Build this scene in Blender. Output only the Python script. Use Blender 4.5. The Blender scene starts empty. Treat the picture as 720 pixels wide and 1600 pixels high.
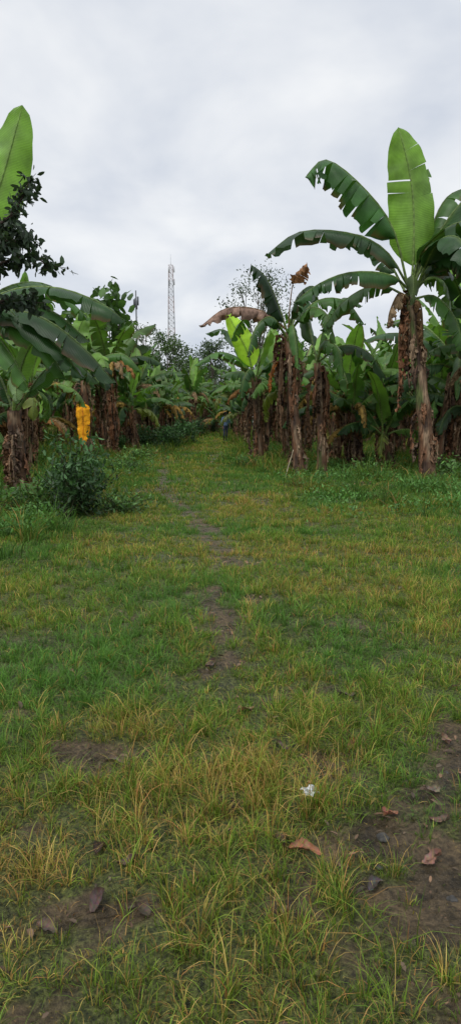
import bpy, math, random
import numpy as np
from mathutils import Vector, Matrix
scene=bpy.context.scene
scene.view_settings.view_transform='Standard'
scene.view_settings.look='None'
scene.view_settings.exposure=0
COL=scene.collection
Z=Vector((0,0,1))
# ------------------------------------------------------------ noise helpers
def _hash(ix,iy,seed):
    h=(ix.astype(np.int64)*374761393+iy.astype(np.int64)*668265263+seed*1442695041)&0xFFFFFFFF
    h=((h^(h>>13))*1274126177)&0xFFFFFFFF
    h=h^(h>>16)
    return (h&0xFFFFFF)/float(0xFFFFFF)
def vnoise(x,y,seed=0):
    x=np.asarray(x,float);y=np.asarray(y,float)
    ix=np.floor(x);iy=np.floor(y);fx=x-ix;fy=y-iy
    fx=fx*fx*(3-2*fx);fy=fy*fy*(3-2*fy)
    a=_hash(ix,iy,seed);b=_hash(ix+1,iy,seed);c=_hash(ix,iy+1,seed);d=_hash(ix+1,iy+1,seed)
    return (a*(1-fx)+b*fx)*(1-fy)+(c*(1-fx)+d*fx)*fy
def fbm(x,y,seed=0,o=4):
    s=0;a=.5;t=0
    x=np.asarray(x,float);y=np.asarray(y,float)
    for i in range(o):
        s=s+a*vnoise(x,y,seed+i*17);t+=a;a*=.5;x=x*2.03+3.1;y=y*2.03+1.7
    return s/t
def sstep(a,b,x):
    t=np.clip((x-a)/(b-a),0,1);return t*t*(3-2*t)
def height(x,y):
    x=np.asarray(x,float);y=np.asarray(y,float)
    d=bare_raw(x,y)
    return (fbm(x*.35,y*.35,5,3)-.5)*.14+(fbm(x*2.2,y*2.2,9,3)-.5)*.035-.02*d
BLOBS=[(.76,1.78,.52,.50,1.0),(1.15,2.7,.30,.62,.84),(-.62,2.68,.36,.12,.76),(-1.0,2.3,.24,.16,.76),(.0,3.85,.26,.42,.66),
       (.35,3.3,.26,.11,.55),(-.5,1.8,.24,.24,.78),(2.6,14.0,.8,.3,.8),(.3,5.0,.35,.17,.48),(1.0,4.4,.3,.13,.42),(.25,2.3,.16,.1,.6),(1.3,8.7,.8,.25,.42),
       (.1,6.3,.35,.17,.46),(.9,3.4,.25,.1,.5)]
RUT1=[(-2.5,26),(-2.3,22),(-1.57,15.1),(-1.45,13.5),(-.6,10),(-.29,8.3),(0,6.3),(-.12,4.8),(-.05,3.6)]
RUT2=[(-1.0,40),(-.75,34),(-.6,22),(-.6,17),(.3,12.5),(1.2,8.8)]
def dist_poly(x,y,P):
    d=np.full(np.shape(x),1e9)
    for (x0,y0),(x1,y1) in zip(P[:-1],P[1:]):
        dx,dy=x1-x0,y1-y0
        t=np.clip(((x-x0)*dx+(y-y0)*dy)/(dx*dx+dy*dy),0,1)
        d=np.minimum(d,np.hypot(x-x0-t*dx,y-y0-t*dy))
    return d
def bare_raw(x,y):
    x=np.asarray(x,float);y=np.asarray(y,float)
    b=np.zeros(np.broadcast(x,y).shape)
    for cx,cy,rx,ry,s in BLOBS:
        q=((x-cx)/rx)**2+((y-cy)/ry)**2
        b=np.maximum(b,s*np.exp(-q*.8))
    b=np.maximum(b,.64*np.exp(-(dist_poly(x,y,RUT1)/.19)**2))
    b=np.maximum(b,.58*np.exp(-(dist_poly(x,y,RUT2)/.19)**2))
    return b
def bare(x,y):
    x=np.asarray(x,float);y=np.asarray(y,float)
    n=fbm(x*5.6,y*5.6,31,5)
    n2=fbm(x*1.1,y*1.1,77,3)
    b=bare_raw(x,y)+.06*np.exp(-((y-2)/4)**2)+(n-.5)*2.0+(n2-.5)*.35
    return sstep(.34,.78,b)
def dryness(x,y):
    n=fbm(x*1.3,y*1.3,101,3);n2=fbm(x*.4,y*.4,151,2)
    d=np.full(np.shape(x),.28)
    def bl(cx,cy,rx,ry,val):
        nonlocal d
        w=np.exp(-(((x-cx)/rx)**2+((y-cy)/ry)**2));d=d*(1-w)+val*w
    bl(0,13,5,6,.2);bl(-1.3,4.3,1.0,1.6,.02);bl(-.75,3.1,.5,.5,.02);bl(-3,8,2.2,3,.08);bl(.9,6.6,1.1,1.3,.58);bl(1.6,4.5,.6,1.2,.62)
    bl(-.8,1.9,.4,.4,.75);bl(.1,2.0,.35,.5,.3);bl(-.5,2.9,.25,.2,.75);bl(.35,2.5,.4,.3,.6);bl(3.6,12.0,2.4,3.2,.0);bl(.5,3.4,.4,.4,.22);bl(-.25,5.4,.45,.6,.0)
    return np.clip(d+(n-.5)*1.0+(n2-.5)*.4,0,1)
def H(x,y): return float(height(np.array([x]),np.array([y]))[0])
# ------------------------------------------------------------ materials
def newmat(name):
    m=bpy.data.materials.new(name);m.use_nodes=True
    nt=m.node_tree;nt.nodes.clear()
    return m,nt,nt.nodes,nt.links
def N(nd,t,**k):
    n=nd.new(t)
    for a,b in k.items(): setattr(n,a,b)
    return n
def attr_mat(name,rough=.5,transl=.0,spec=.5,noise_scale=8,var=.35,veins=0,stretch=(1,1,1),bump=.15,tint=(1.2,1.25,.6)):
    m,nt,nd,lk=newmat(name)
    out=N(nd,'ShaderNodeOutputMaterial');p=N(nd,'ShaderNodeBsdfPrincipled')
    a=N(nd,'ShaderNodeAttribute',attribute_name='col')
    tc=N(nd,'ShaderNodeTexCoord');mp=N(nd,'ShaderNodeMapping');mp.inputs['Scale'].default_value=stretch
    lk.new(tc.outputs['Object'],mp.inputs[0])
    no=N(nd,'ShaderNodeTexNoise');no.inputs['Scale'].default_value=noise_scale;no.inputs['Detail'].default_value=6
    lk.new(mp.outputs[0],no.inputs['Vector'])
    mr=N(nd,'ShaderNodeMapRange');mr.inputs[1].default_value=.3;mr.inputs[2].default_value=.7;mr.inputs[3].default_value=1-var;mr.inputs[4].default_value=1+var
    lk.new(no.outputs['Fac'],mr.inputs[0])
    oi=N(nd,'ShaderNodeObjectInfo');mo=N(nd,'ShaderNodeMapRange');mo.inputs[3].default_value=.72;mo.inputs[4].default_value=1.25
    lk.new(oi.outputs['Random'],mo.inputs[0]);mm=N(nd,'ShaderNodeMath',operation='MULTIPLY');lk.new(mr.outputs[0],mm.inputs[0])
    if name!='grass_blade_surface': lk.new(mo.outputs[0],mm.inputs[1])
    else: mm.inputs[1].default_value=1.12
    vm=N(nd,'ShaderNodeVectorMath',operation='SCALE')
    lk.new(a.outputs['Color'],vm.inputs[0]);lk.new(mm.outputs[0],vm.inputs['Scale'])
    colout=vm.outputs[0];hgt=no.outputs['Fac']
    if veins:
        uv=N(nd,'ShaderNodeUVMap',uv_map='UVMap')
        w=N(nd,'ShaderNodeTexWave',wave_type='BANDS',bands_direction='X');w.inputs['Scale'].default_value=veins;w.inputs['Distortion'].default_value=.6;w.inputs['Detail'].default_value=1
        lk.new(uv.outputs[0],w.inputs['Vector'])
        mr2=N(nd,'ShaderNodeMapRange');mr2.inputs[3].default_value=.8;mr2.inputs[4].default_value=1.16
        lk.new(w.outputs['Fac'],mr2.inputs[0])
        vm2=N(nd,'ShaderNodeVectorMath',operation='SCALE');lk.new(colout,vm2.inputs[0]);lk.new(mr2.outputs[0],vm2.inputs['Scale']);colout=vm2.outputs[0]
        hgt=w.outputs['Fac']
    lk.new(colout,p.inputs['Base Color'])
    p.inputs['Roughness'].default_value=rough
    p.inputs['Specular IOR Level'].default_value=spec
    if bump:
        b=N(nd,'ShaderNodeBump');b.inputs['Strength'].default_value=bump;b.inputs['Distance'].default_value=.02
        lk.new(hgt,b.inputs['Height']);lk.new(b.outputs[0],p.inputs['Normal'])
    if transl>0:
        t=N(nd,'ShaderNodeBsdfTranslucent');mx=N(nd,'ShaderNodeMixShader');mx.inputs[0].default_value=transl
        tm=N(nd,'ShaderNodeVectorMath',operation='MULTIPLY');tm.inputs[1].default_value=(tint[0]*1.3,tint[1]*1.3,tint[2]*1.3)
        lk.new(colout,tm.inputs[0]);lk.new(tm.outputs[0],t.inputs[0])
        lk.new(p.outputs[0],mx.inputs[1]);lk.new(t.outputs[0],mx.inputs[2]);lk.new(mx.outputs[0],out.inputs[0])
    else: lk.new(p.outputs[0],out.inputs[0])
    return m
M_LEAF=attr_mat('banana_leaf_surface',.40,.25,.42,3,.35,veins=9,bump=.2)
M_DRY=attr_mat('dry_leaf_surface',.85,.12,.2,9,.5,veins=12,bump=.3,tint=(1.2,1,.7))
M_TRUNK=attr_mat('banana_trunk_bark',.8,0,.25,6,.6,stretch=(6,6,.8),bump=.6)
M_GRASS=attr_mat('grass_blade_surface',.6,.3,.25,5,.15,bump=0)
M_FOL=attr_mat('tree_foliage',.5,.2,.4,2,.3,bump=0)
M_BARK=attr_mat('tree_bark',.9,0,.2,12,.4,bump=.4)
M_LIT=attr_mat('fallen_leaf_surface',.6,0,.4,25,.4,bump=.4)
def flat_mat(name,c,rough=.6,metal=0,var=.2,scale=15):
    m,nt,nd,lk=newmat(name)
    out=N(nd,'ShaderNodeOutputMaterial');p=N(nd,'ShaderNodeBsdfPrincipled')
    tc=N(nd,'ShaderNodeTexCoord');no=N(nd,'ShaderNodeTexNoise');no.inputs['Scale'].default_value=scale;no.inputs['Detail'].default_value=5
    lk.new(tc.outputs['Object'],no.inputs['Vector'])
    r=N(nd,'ShaderNodeValToRGB');r.color_ramp.elements[0].position=.3;r.color_ramp.elements[1].position=.7
    r.color_ramp.elements[0].color=(*[v*(1-var) for v in c],1);r.color_ramp.elements[1].color=(*[min(1,v*(1+var)) for v in c],1)
    lk.new(no.outputs['Fac'],r.inputs[0]);lk.new(r.outputs[0],p.inputs['Base Color'])
    p.inputs['Roughness'].default_value=rough;p.inputs['Metallic'].default_value=metal
    lk.new(p.outputs[0],out.inputs[0]);return m
# ------------------------------------------------------------ mesh builder
class B:
    def __init__(s): s.v=[];s.f=[];s.c=[];s.u=[];s.m=[]
    def vert(s,p,c,u=(0,0)):
        s.v.append((p[0],p[1],p[2]));s.c.append((c[0],c[1],c[2],1));s.u.append(u);return len(s.v)-1
    def mesh(s,name,mats):
        me=bpy.data.meshes.new(name);me.from_pydata(s.v,[],s.f)
        for m in mats: me.materials.append(m)
        if s.m: me.polygons.foreach_set('material_index',np.array(s.m,dtype=np.int32))
        me.polygons.foreach_set('use_smooth',np.ones(len(me.polygons),dtype=bool))
        at=me.color_attributes.new('col','FLOAT_COLOR','POINT');at.data.foreach_set('color',np.array(s.c,dtype=np.float32).ravel())
        uv=me.uv_layers.new(name='UVMap')
        li=np.zeros(len(me.loops),dtype=np.int32);me.loops.foreach_get('vertex_index',li)
        uv.data.foreach_set('uv',np.array(s.u,dtype=np.float32)[li].ravel())
        me.update();return me
def np_mesh(name,verts,quads,tris,cols,mat):
    me=bpy.data.meshes.new(name)
    nq=len(quads);ntr=len(tris)
    me.vertices.add(len(verts));me.vertices.foreach_set('co',verts.astype(np.float32).ravel())
    lv=np.concatenate([quads.ravel(),tris.ravel()]).astype(np.int32)
    me.loops.add(len(lv));me.loops.foreach_set('vertex_index',lv)
    ls=np.concatenate([np.arange(nq)*4,nq*4+np.arange(ntr)*3]).astype(np.int32)
    me.polygons.add(nq+ntr);me.polygons.foreach_set('loop_start',ls)
    me.update(calc_edges=True)
    at=me.color_attributes.new('col','FLOAT_COLOR','POINT')
    cc=np.ones((len(verts),4),dtype=np.float32);cc[:,:3]=cols;at.data.foreach_set('color',cc.ravel())
    me.materials.append(mat);me.validate();return me
def obj(name,me,parent=None,**props):
    o=bpy.data.objects.new(name,me);COL.objects.link(o)
    if parent: o.parent=parent
    for k,v in props.items(): o[k]=v
    return o
def catmull(P,n):
    P=[Vector(p) for p in P]
    Q=[P[0]*2-P[1]]+P+[P[-1]*2-P[-2]]
    out=[];S=len(P)-1
    for i in range(n+1):
        g=i/n*S;k=min(int(g),S-1);t=g-k
        a,b,c,d=Q[k:k+4]
        out.append(.5*((2*b)+(c-a)*t+(2*a-5*b+4*c-d)*t*t+(3*b-a-3*c+d)*t**3))
    return out
def tube(b,pts,rads,sides,colf,mat=0,rough=0,rng=None,lobes=0):
    n=len(pts);rows=[]
    for i,p in enumerate(pts):
        T=(pts[min(i+1,n-1)]-pts[max(i-1,0)])
        T=T.normalized() if T.length>1e-6 else Z
        X=T.cross(Vector((0,1,0)));
        if X.length<.1: X=T.cross(Vector((1,0,0)))
        X.normalize();Y=T.cross(X)
        row=[]
        for j in range(sides):
            a=2*math.pi*j/sides
            r=rads[i]*(1+(rng.gauss(0,rough) if rng else 0)+(lobes*math.sin(3*a+i*.7) if lobes else 0))
            row.append(b.vert(p+(X*math.cos(a)+Y*math.sin(a))*r,colf(i/(n-1),a),(i/(n-1),j/sides)))
        rows.append(row)
    for i in range(n-1):
        for j in range(sides):
            k=(j+1)%sides
            b.f.append((rows[i][j],rows[i][k],rows[i+1][k],rows[i+1][j]));b.m.append(mat)
    c=b.vert(pts[-1],colf(1,0))
    for j in range(sides): b.f.append((rows[-1][j],rows[-1][(j+1)%sides],c));b.m.append(mat)
def mixc(a,b,t): return tuple(a[i]*(1-t)+b[i]*t for i in range(3))
BROWN=(.16,.09,.04)
def add_leaf(b,rng,ctrl,hw,col,side=None,pet=.12,droop=.5,tears=6,gap=.35,crumple=0,edge=.35,rib=(.20,.28,.08),ribr=.028,extra=.2,rows=22,twist=0,wvar=.2):
    n=40;P=catmull(ctrl,n)
    L=sum((P[i+1]-P[i]).length for i in range(n))
    if side is None:
        d=P[-1]-P[0];d=Vector((d.x,d.y,0))
        if d.length<.05: d=Vector((rng.uniform(-1,1),rng.uniform(-1,1),0))
        d.normalize();side=Vector((-d.y,d.x,0))
    side=Vector(side).normalized()
    def PT(t):
        g=min(max(t,0),1)*n;k=min(int(g),n-1);f=g-k
        p=P[k].lerp(P[k+1],f);T=(P[min(k+2,n)]-P[max(k-1,0)]).normalized()
        return p,T
    tube(b,[P[i] for i in range(0,n+1,3)],[ribr*(1-.85*i/n)+.003 for i in range(0,n+1,3)],5,lambda t,a:mixc(rib,mixc(col,rib,.4),t))
    for sg in (-1,1):
        ts=sorted(rng.uniform(.08,.97) for _ in range(tears))
        E=[0]+ts+[1]
        for s0,s1 in zip(E[:-1],E[1:]):
            if s1-s0<.012: continue
            ax=rng.gauss(0,extra);gp=rng.uniform(.1,1)*gap if tears else 0
            cs=1+rng.uniform(-1.2,1.35)*wvar;br=rng.random()<edge
            wl=1.0-rng.uniform(-.03,wvar)
            k=max(2,int((s1-s0)*rows)+2);M=4;grid=[]
            for i in range(k):
                s=s0+(s1-s0)*i/(k-1);t=pet+(1-pet)*s
                p,T=PT(t)
                S=(side-T*side.dot(T)).normalized();Nn=T.cross(S)*1.0
                if twist: 
                    R=Matrix.Rotation(twist*s,3,T);S=R@S;Nn=R@Nn
                w=hw*min(1,s/.14)**.55*max(0,1-s**3.5)**.65*wl+.004
                sc=(s0+s1)/2;row=[]
                D=(-Nn*.6-Z*.4).normalized() if droop>0 else -Nn
                for j in range(M+1):
                    r=j/M;a=droop*(.45+.75*r)+ax*r
                    q=p+T*((sc-s)*gp*r*r*L*(1-pet)+.22*w*r)+S*(sg*w*r*math.cos(a))+D*(w*r*math.sin(a))+Nn*((.02*math.sin(s*43+r*3)+.03*math.sin(s*17+sg*2+cs*9))*r)
                    if crumple: q+=Vector((rng.gauss(0,crumple),rng.gauss(0,crumple),rng.gauss(0,crumple)))*(.3+r)
                    c=tuple(v*cs for v in col)
                    if j==0: c=mixc(c,rib,.35)
                    if j==M and br: c=mixc(c,BROWN,.8)
                    row.append(b.vert(q,c,(s*L,r*w)))
                grid.append(row)
            for i in range(k-1):
                for j in range(M):
                    f=(grid[i][j],grid[i+1][j],grid[i+1][j+1],grid[i][j+1])
                    b.f.append(f if sg<0 else f[::-1]);b.m.append(0)
def arc_ctrl(c,az,e0,bend,L,r0=.05,k=6,rng=None):
    p=Vector(c)+Vector((math.cos(az),math.sin(az),0))*r0;out=[p.copy()]
    for i in range(k):
        e=e0-bend*((i+.5)/k)**1.3
        p=p+Vector((math.cos(az)*math.cos(e),math.sin(az)*math.cos(e),math.sin(e)))*(L/k)
        out.append(p.copy())
    return out
G_DARK=(.032,.088,.022);G_MID=(.068,.165,.033);G_LIT=(.17,.33,.05);G_BLUE=(.062,.13,.052);G_YEL=(.26,.30,.06)
BR=[(.25,.145,.085),(.15,.085,.05),(.36,.25,.16),(.08,.05,.037),(.27,.13,.07),(.19,.135,.095)]
def trunk_geo(rng,ctrl,r0,r1,green=.15,flaps=18):
    b=B();pts=catmull(ctrl,22)
    n=len(pts);ph=rng.uniform(0,6)
    gs=[rng.random() for _ in range(40)]
    def cf(t,a):
        k=int((a/6.28*7+t*3))%7;base=BR[(k*3+int(t*6))%5]
        if gs[(k*5+int(t*4))%40]<green: base=(.12,.15,.05)
        return mixc(base,(.045,.03,.022),.5*gs[(int(t*20)+k)%40])
    rad=[(r0*(1-i/(n-1))+r1*(i/(n-1)))*(1+.35*max(0,1-i/2.5))*(1+.05*math.sin(i*1.9+ph)) for i in range(n)]
    tube(b,pts,rad,16,cf,0,.04,rng,.08)
    for q in range(flaps):
        t=rng.uniform(.15,.97);i=int(t*(n-1));p=pts[i];az=rng.uniform(0,6.28);d=Vector((math.cos(az),math.sin(az),0));L=rng.uniform(.3,1.0)
        L=min(L,max(.2,p.z-pts[0].z-.05));o=rng.uniform(.05,.16)
        add_leaf(b,rng,[p+d*rad[i]*.9,p+d*(rad[i]+o)-Z*L*.4,p+d*(rad[i]+o*.7)-Z*L],rng.uniform(.035,.08),rng.choice(BR),pet=0,droop=.6,tears=3,crumple=.012,ribr=.008,rib=BR[0],side=(-d.y,d.x,0),rows=9,twist=rng.uniform(-.8,.8))
    return b
def dry_geo(b,rng,top,n,Lr=(.9,1.9),cols=BR,spread=.35,base_z=0.0):
    for i in range(n):
        az=rng.uniform(0,6.28);d=Vector((math.cos(az),math.sin(az),0));L=rng.uniform(*Lr)
        p=Vector(top)+Z*rng.uniform(-.9,.1)
        L=min(L,(p.z-base_z)-.15)
        o=rng.uniform(.4,1.4)*spread
        ctrl=[p+d*.07,p+d*o*.7+Z*.05,p+d*o-Z*L*.35,p+d*o*.8-Z*L*.7,p+d*o*rng.uniform(.3,1.0)-Z*L]
        c=rng.choice(cols)
        add_leaf(b,rng,ctrl,rng.uniform(.05,.15),c,pet=.1,droop=rng.uniform(.9,1.6),tears=10,gap=.85,crumple=.022,ribr=.014,rib=BR[2],extra=.6,rows=22,twist=rng.uniform(-2.5,2.5))
    return b
# generic variants ---------------------------------------------------
def variant(seed,Ht,nl,Ll,young=False):
    rng=random.Random(seed)
    lean=Vector((rng.uniform(-.3,.3),rng.uniform(-.3,.3),0))
    ctrl=[(0,0,-.05),(lean.x*.3,lean.y*.3,Ht*.5),(lean.x,lean.y,Ht)]
    tr=trunk_geo(rng,ctrl,.13,.08,.22 if not young else .6).mesh('banana_trunk',[M_TRUNK])
    top=Vector((lean.x,lean.y,Ht))
    b=B();a0=rng.uniform(0,6.28)
    for i in range(nl):
        az=a0+i*2.4+rng.uniform(-.3,.3);f=i/(nl-1)
        e0=1.45-1.15*f+rng.uniform(-.12,.12);bend=.5+1.6*f+rng.uniform(-.25,.45)
        L=Ll*rng.uniform(.75,1.12)*(.8 if f>.85 else 1)
        c=mixc(rng.choice([G_DARK,G_MID,G_BLUE,G_DARK]),G_LIT,.8 if i==0 else rng.choice([0,.1,.2,.55]))
        if i>=nl-2 and rng.random()<.5: c=mixc(c,G_YEL,.8)
        add_leaf(b,rng,arc_ctrl(top-Z*.1,az,e0,bend,L),Ll*rng.uniform(.12,.16),c,droop=(-.15 if i==0 else .35+.65*f),tears=(0 if i==0 else rng.randint(5,16)),gap=rng.uniform(.3,.55),extra=.3,pet=.14,rows=20)
    cr=b.mesh('banana_crown',[M_LEAF])
    d=dry_geo(B(),rng,top,rng.randint(7,11) if not young else 3,(.7,min(2.1,Ht)),spread=.25)
    for q in range(3):
        az=rng.uniform(0,6.28)
        add_leaf(d,rng,arc_ctrl(top,az,.5,1.9,1.8),.2,rng.choice([(.40,.26,.07),(.34,.17,.06),(.32,.22,.12)]),droop=1.0,tears=8,crumple=.02,rib=(.2,.14,.06))
    dm=d.mesh('banana_dry_leaves',[M_DRY])
    return tr,cr,dm,Ht
VAR=[variant(11,2.9,12,2.5),variant(12,2.4,12,2.4),variant(13,3.2,13,2.7),variant(14,2.0,12,2.3),variant(15,2.7,12,2.6),variant(16,2.5,13,2.3),variant(17,1.0,9,1.9,True),variant(18,1.7,12,2.2)]
LAB=['green banana plant with brown dead leaves hanging round its trunk',
     'banana plant with torn drooping leaves above shaggy brown trunk']
def place_variant(vi,x,y,rz,sc,label=None):
    tr,cr,dm,Ht=VAR[vi]
    e=bpy.data.objects.new('banana_plant',None);COL.objects.link(e);e.empty_display_size=.3
    e.location=(x,y,H(x,y)-.02);e.rotation_euler=(random.Random(x).uniform(-.05,.05),random.Random(y).uniform(-.06,.06),rz);e.scale=(sc,sc,sc)
    e['label']=label or ('young banana plant with light green leaves among grass' if vi==6 else LAB[vi%2])
    e['category']='banana plant';e['group']='banana plants in the plantation'
    for nm,me in (('trunk',tr),('crown',cr),('dry_leaves',dm)): obj(nm,me,e)
    return e
def hero(base,label,seed,tctrl,r0,r1,leaves,drys,ndry,green=.15,dlen=(.9,1.9),spread=.33,flaps=18):
    rng=random.Random(seed)
    bx,by=base;bz=H(bx,by)
    O=Vector((bx,by,bz))
    e=bpy.data.objects.new('banana_plant',None);COL.objects.link(e);e.location=O
    e['label']=label;e['category']='banana plant';e['group']='banana plants in the plantation'
    rel=lambda P:[Vector(p)-O for p in P]
    T=rel(tctrl);T[0].z=-.05
    obj('trunk',trunk_geo(rng,T,r0,r1,green,flaps).mesh('banana_trunk',[M_TRUNK]),e)
    for lf in leaves:
        lf=dict(lf);P=rel(lf.pop('p'));b=B();nm=lf.pop('n',None)
        add_leaf(b,rng,P,lf.pop('hw'),lf.pop('c'),**lf)
        o=obj('leaf',b.mesh('banana_leaf',[M_LEAF]),e)
        if nm: o['label']=nm
    for lf in drys:
        lf=dict(lf);P=rel(lf.pop('p'));b=B();nm=lf.pop('n',None)
        lf.setdefault('rib',(.2,.13,.07));lf.setdefault('crumple',.02);lf.setdefault('droop',1.1);lf.setdefault('tears',7)
        add_leaf(b,rng,P,lf.pop('hw'),lf.pop('c'),**lf)
        o=obj('dead_leaf',b.mesh('banana_dead_leaf',[M_DRY]),e)
        if nm: o['label']=nm
    obj('dry_leaves',dry_geo(B(),rng,T[-1]-Z*.1,ndry,dlen,spread=spread).mesh('banana_dry_leaves',[M_DRY]),e)
    return e
XA=(1,0,0)
# Hero A: tall plant ------------------------------------------------------
hero((4.5,14.6),'tall banana plant with upright bright leaf and slender brown trunk',1,
 [(4.5,14.6,0),(4.36,14.8,1.8),(4.05,15.1,4.25)],.18,.11,
 [dict(p=[(4.05,15.1,4.2),(4.08,15.05,5.0),(4.02,15,6.1),(3.86,14.95,6.9),(3.60,14.9,7.65)],hw=.54,c=(.14,.27,.035),side=(1,0,.15),droop=-.3,tears=3,gap=.03,wvar=.06,pet=.2,edge=.2,extra=.1,rows=30,n='upright light green new leaf'),
  dict(p=[(4.08,15.1,4.2),(4.2,15.2,5.1),(4.32,15.25,6.1),(4.40,15.3,6.95)],hw=.34,c=(.10,.21,.035),side=(1,.3,0),droop=-.3,tears=2,gap=.05,wvar=.08,pet=.25,edge=.2,extra=.1,rows=26,n='upright green leaf beside the new leaf'),
  dict(p=[(4.02,15.1,4.3),(3.55,14.9,5.6),(2.8,14.8,6.45),(2.05,14.8,6.95),(1.6,14.8,6.6)],hw=.66,c=(.05,.145,.03),droop=1.0,tears=11,gap=.5,pet=.2,rows=26,extra=.3,n='arching leaf torn into hanging strips'),
  dict(p=[(4.02,15,4.3),(3.4,14.8,5.08),(2.6,14.7,5.42),(1.5,14.7,5.45),(.75,14.7,4.95)],hw=.42,c=G_BLUE,droop=.8,tears=9,gap=.45,pet=.12,extra=.35),
  dict(p=[(4.05,15,4.25),(3.5,14.7,4.55),(2.6,14.4,4.55),(1.9,14.3,4.3),(1.35,14.3,3.9)],hw=.36,c=G_DARK,droop=.8,tears=11,gap=.45,pet=.14,extra=.35),
  dict(p=[(4.08,15.1,4.3),(4.55,15,5.4),(5.2,14.9,6.25),(6.1,14.9,6.4),(6.6,14.9,5.9)],hw=.62,c=G_DARK,droop=.8,tears=11,gap=.45,pet=.16),
  dict(p=[(4.05,15,4.3),(4.2,14.7,5.1),(4.8,14.1,5.5),(5.4,13.6,5.1),(5.7,13.4,4.4)],hw=.62,c=G_DARK,droop=.6,tears=9,pet=.15),
  dict(p=[(4.1,15,4.25),(4.7,14.8,4.95),(5.3,14.6,4.6),(5.7,14.6,3.7)],hw=.42,c=(.08,.18,.035),droop=.9,tears=9,gap=.45,pet=.15),
  dict(p=[(4.0,15.2,4.2),(3.4,15.5,4.5),(2.7,15.7,4.2),(2.15,15.8,3.5)],hw=.36,c=G_MID,droop=.8,tears=11,gap=.5,pet=.15),
  dict(p=[(4.0,15.3,4.3),(3.6,15.9,5.3),(3.1,16.6,5.9),(2.6,17.2,5.8)],hw=.42,c=G_DARK,droop=.7,tears=9,pet=.15),
  dict(p=[(4.0,14.95,4.2),(3.9,14.5,4.5),(3.85,14.1,4.3),(3.8,14.0,3.8)],hw=.25,c=(.11,.17,.05),droop=.9,tears=3,pet=.1),
  dict(p=[(4.1,14.9,4.25),(4.3,14.2,5.05),(4.5,13.4,5.0),(4.62,12.8,4.3)],hw=.5,c=(.025,.07,.02),droop=.5,tears=8,pet=.15),
  dict(p=[(4.1,15.1,4.2),(4.5,15.2,4.6),(4.9,15.2,4.4),(5.1,15.2,3.4)],hw=.34,c=(.14,.28,.04),droop=.6,tears=5,pet=.2),
  dict(p=[(4.1,15.1,4.3),(4.5,14.6,4.9),(5.0,14.2,4.7),(5.3,14.0,3.7)],hw=.42,c=G_DARK,droop=.8,tears=10,gap=.45,pet=.15),
  dict(p=[(4.1,15.1,4.3),(4.5,15.3,5.6),(4.9,15.5,6.4),(5.5,15.6,6.7)],hw=.45,c=G_MID,droop=.5,tears=9,pet=.18),
  dict(p=[(4.1,15.2,4.2),(4.7,15.6,5.0),(5.4,15.8,5.2),(6.2,16,4.6)],hw=.42,c=G_DARK,droop=.8,tears=9,pet=.15),
  dict(p=[(4.1,15,4.1),(4.5,14.7,4.1),(4.9,14.5,3.6),(5.1,14.4,2.9)],hw=.32,c=G_MID,droop=.9,tears=9,pet=.15),
  dict(p=[(4.1,15.2,4.3),(4.4,15.4,5.2),(4.8,15.6,5.7),(5.4,15.7,5.6)],hw=.46,c=(.025,.07,.02),droop=.8,tears=7,pet=.15),
  dict(p=[(4.1,15.3,4.2),(4.8,16,5.0),(5.5,16.6,4.9),(6.1,17,4.0)],hw=.4,c=G_DARK,droop=.8,tears=6,pet=.15)],
 [dict(p=[(4.0,15,4.1),(3.75,14.9,4.2),(3.55,14.85,3.8),(3.5,14.8,3.45)],hw=.2,c=(.33,.23,.14)),
  dict(p=[(4.0,15,4.0),(4.2,14.85,4.0),(4.28,14.8,3.5),(4.3,14.8,3.0)],hw=.16,c=(.24,.14,.07))],8,.1,(.9,2.6),.17,flaps=34)
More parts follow.
